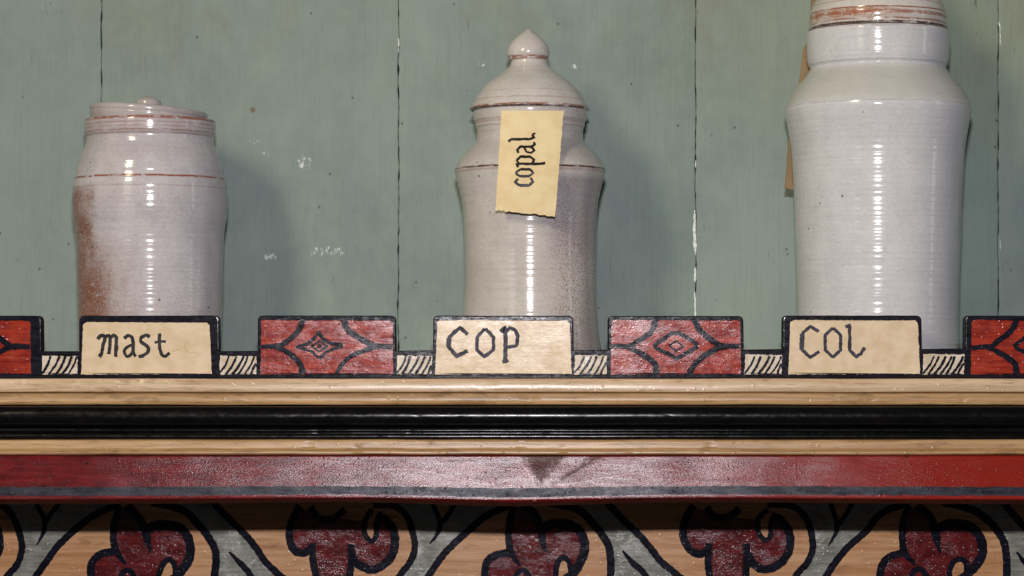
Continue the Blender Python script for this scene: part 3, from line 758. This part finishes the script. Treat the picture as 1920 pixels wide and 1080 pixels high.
# ------------------------------------------------------------------ paper tags
def tag_mesh(name, corner_fn, nu, nv, thick, mats, origin, edge=1.2, seed=0):
    """sheet with a front and a back and torn edges; corner_fn(u, v) -> point, nrm"""
    bm = bmesh.new(); F = []; B = []
    for i in range(nv + 1):
        fr = []; br = []
        for q in range(nu + 1):
            u, v = q / nu, i / nv
            if i == nv: v += edge * .008 * jit(q * 3.0, 0, .5, seed)
            if q in (0, nu): u += edge * .007 * jit(i * 3.0, q, .3, seed + 3)
            p, n = corner_fn(u, v)
            fr.append(bm.verts.new(p - origin)); br.append(bm.verts.new(p - origin - n * thick * S))
        F.append(fr); B.append(br)
    for i in range(nv):
        for q in range(nu):
            bm.faces.new((F[i][q], F[i][q + 1], F[i + 1][q + 1], F[i + 1][q]))
            bm.faces.new((B[i][q], B[i + 1][q], B[i + 1][q + 1], B[i][q + 1]))
    def side(a, b, c, d): f = bm.faces.new((a, b, c, d)); f.material_index = 1
    for q in range(nu): side(F[0][q], B[0][q], B[0][q + 1], F[0][q + 1]); side(F[nv][q], F[nv][q + 1], B[nv][q + 1], B[nv][q])
    for i in range(nv): side(F[i][0], F[i + 1][0], B[i + 1][0], B[i][0]); side(F[i][nu], B[i][nu], B[i + 1][nu], F[i + 1][nu])
    return from_bm(name, bm, mats)
jy = JAR_Y / 1.0
def tagY(py):   # hangs from the lid's lip and leans on the shoulder
    t = (py - 205) / 115.0
    return jy - (113.5 + 36.0 * min(t, 1.0) + 6 * max(0, t - 1)) * kj * 1.0
def tag_pt(x, y, l):
    t = (y - 207) / 190; c = (x - (998.5 - 13.5 * t)) / 58
    return P(x, y, tagY(y) + 7 * c * c * (1 - .35 * t) - 3.0 * max(0, t - .55) * (1 + c) + .5 * pnoise(Vector((x * .04, y * .04, 2)))) + Vector((0, -l * S, 0))
TC = [(940.5, 207.5), (1057, 207.5), (1041, 406), (929, 394)]
def tfn(u, v):
    x = (TC[0][0] * (1 - u) + TC[1][0] * u) * (1 - v) + (TC[3][0] * (1 - u) + TC[2][0] * u) * v
    y = (TC[0][1] * (1 - u) + TC[1][1] * u) * (1 - v) + (TC[3][1] * (1 - u) + TC[2][1] * u) * v
    return tag_pt(x, y, .0), Vector((0, -1, 0))
TO = tag_pt(985, 400, 0)
tg = tag_mesh('paper_tag', tfn, 30, 40, 1.4, [M['paper'], M['paper_edge']], TO, 1.3, 5)
tg.location = TO
tg['label'] = 'cream parchment tag lettered copal sideways, hanging under the domed lid of the middle jar'; tg['category'] = 'tag'; tg['group'] = 'paper tags on the jars'
q = Painter(lambda x, y, l: tag_pt(x, y, l) - TO, .5, .05)
def cm(u, v): return (1002.5 - v * 1.0 + (u - 50) * .05, 350 - u * .99)
for pts, wd in (([(15, 29), (9, 35), (3, 28), (2, 9), (9, 1), (17, 6)], 4.2), ([(2.5, 26), (2, 10)], 5.2),
                ([(24, 34), (20, 26), (20, 9), (26, 1), (33, 8), (33, 26), (27, 34), (22, 31)], 3.6), ([(20, 25), (20, 9)], 4.6), ([(33, 25), (33, 9)], 4.4),
                ([(37, 30), (43, 34), (43.5, 20), (43, -8), (45, -20)], 4.4), ([(43, 28), (50, 34), (57, 27), (57, 9), (51, 1), (44, 5)], 3.8), ([(57, 26), (57, 9)], 4.6),
                ([(64, 31), (70, 34), (76, 28), (76, 8), (80, 1), (84, 4)], 4.0), ([(76, 22), (66, 16), (64, 8), (69, 1), (76, 8)], 3.6),
                ([(85, 51), (90, 46), (90, 12), (93, 3), (99, 7)], 4.0), ([(99, 7), (101, 1)], 3.0)):
    q.stroke([cm(*a) for a in pts], wd * 1.15, M['ink'], .9, curve=False)
q.done('lettering', tg)

# brown tag hanging down the far left side of the tall jar
ax = (1646 - 960) * S * kj
def ofn(u, v):
    ys = [-40, 12, 66, 85, 120, 160, 205, 250, 300, 350]; xs = [-119, -121, -127, -139, -144, -149, -164, -166, -167, -170]
    y = -40 + 390 * v
    for i in range(len(ys) - 1):
        if ys[i] <= y <= ys[i + 1] + 1e-6:
            t = (y - ys[i]) / (ys[i + 1] - ys[i]); xx = xs[i] + (xs[i + 1] - xs[i]) * t; break
    else: xx = xs[-1]
    d = u * 85
    dy = 58 + d * .78; dxx = xx + d * .62 + (6 * math.sin(v * 3.1) if u else 0)
    return Vector((ax + dxx * kj * S, (JAR_Y + dy) * S, EYE + (HY - y) * S * kj)), Vector((-.78, .62, 0))
OO = ofn(.5, 1)[0]
t2 = tag_mesh('paper_tag', ofn, 10, 40, 1.2, [M['paper_old'], M['paper_edge']], OO, 1.5, 9)
t2.location = OO
t2['label'] = 'brown parchment tag seen edge on, hanging down the left side of the tall jar'; t2['category'] = 'tag'; t2['group'] = 'paper tags on the jars'
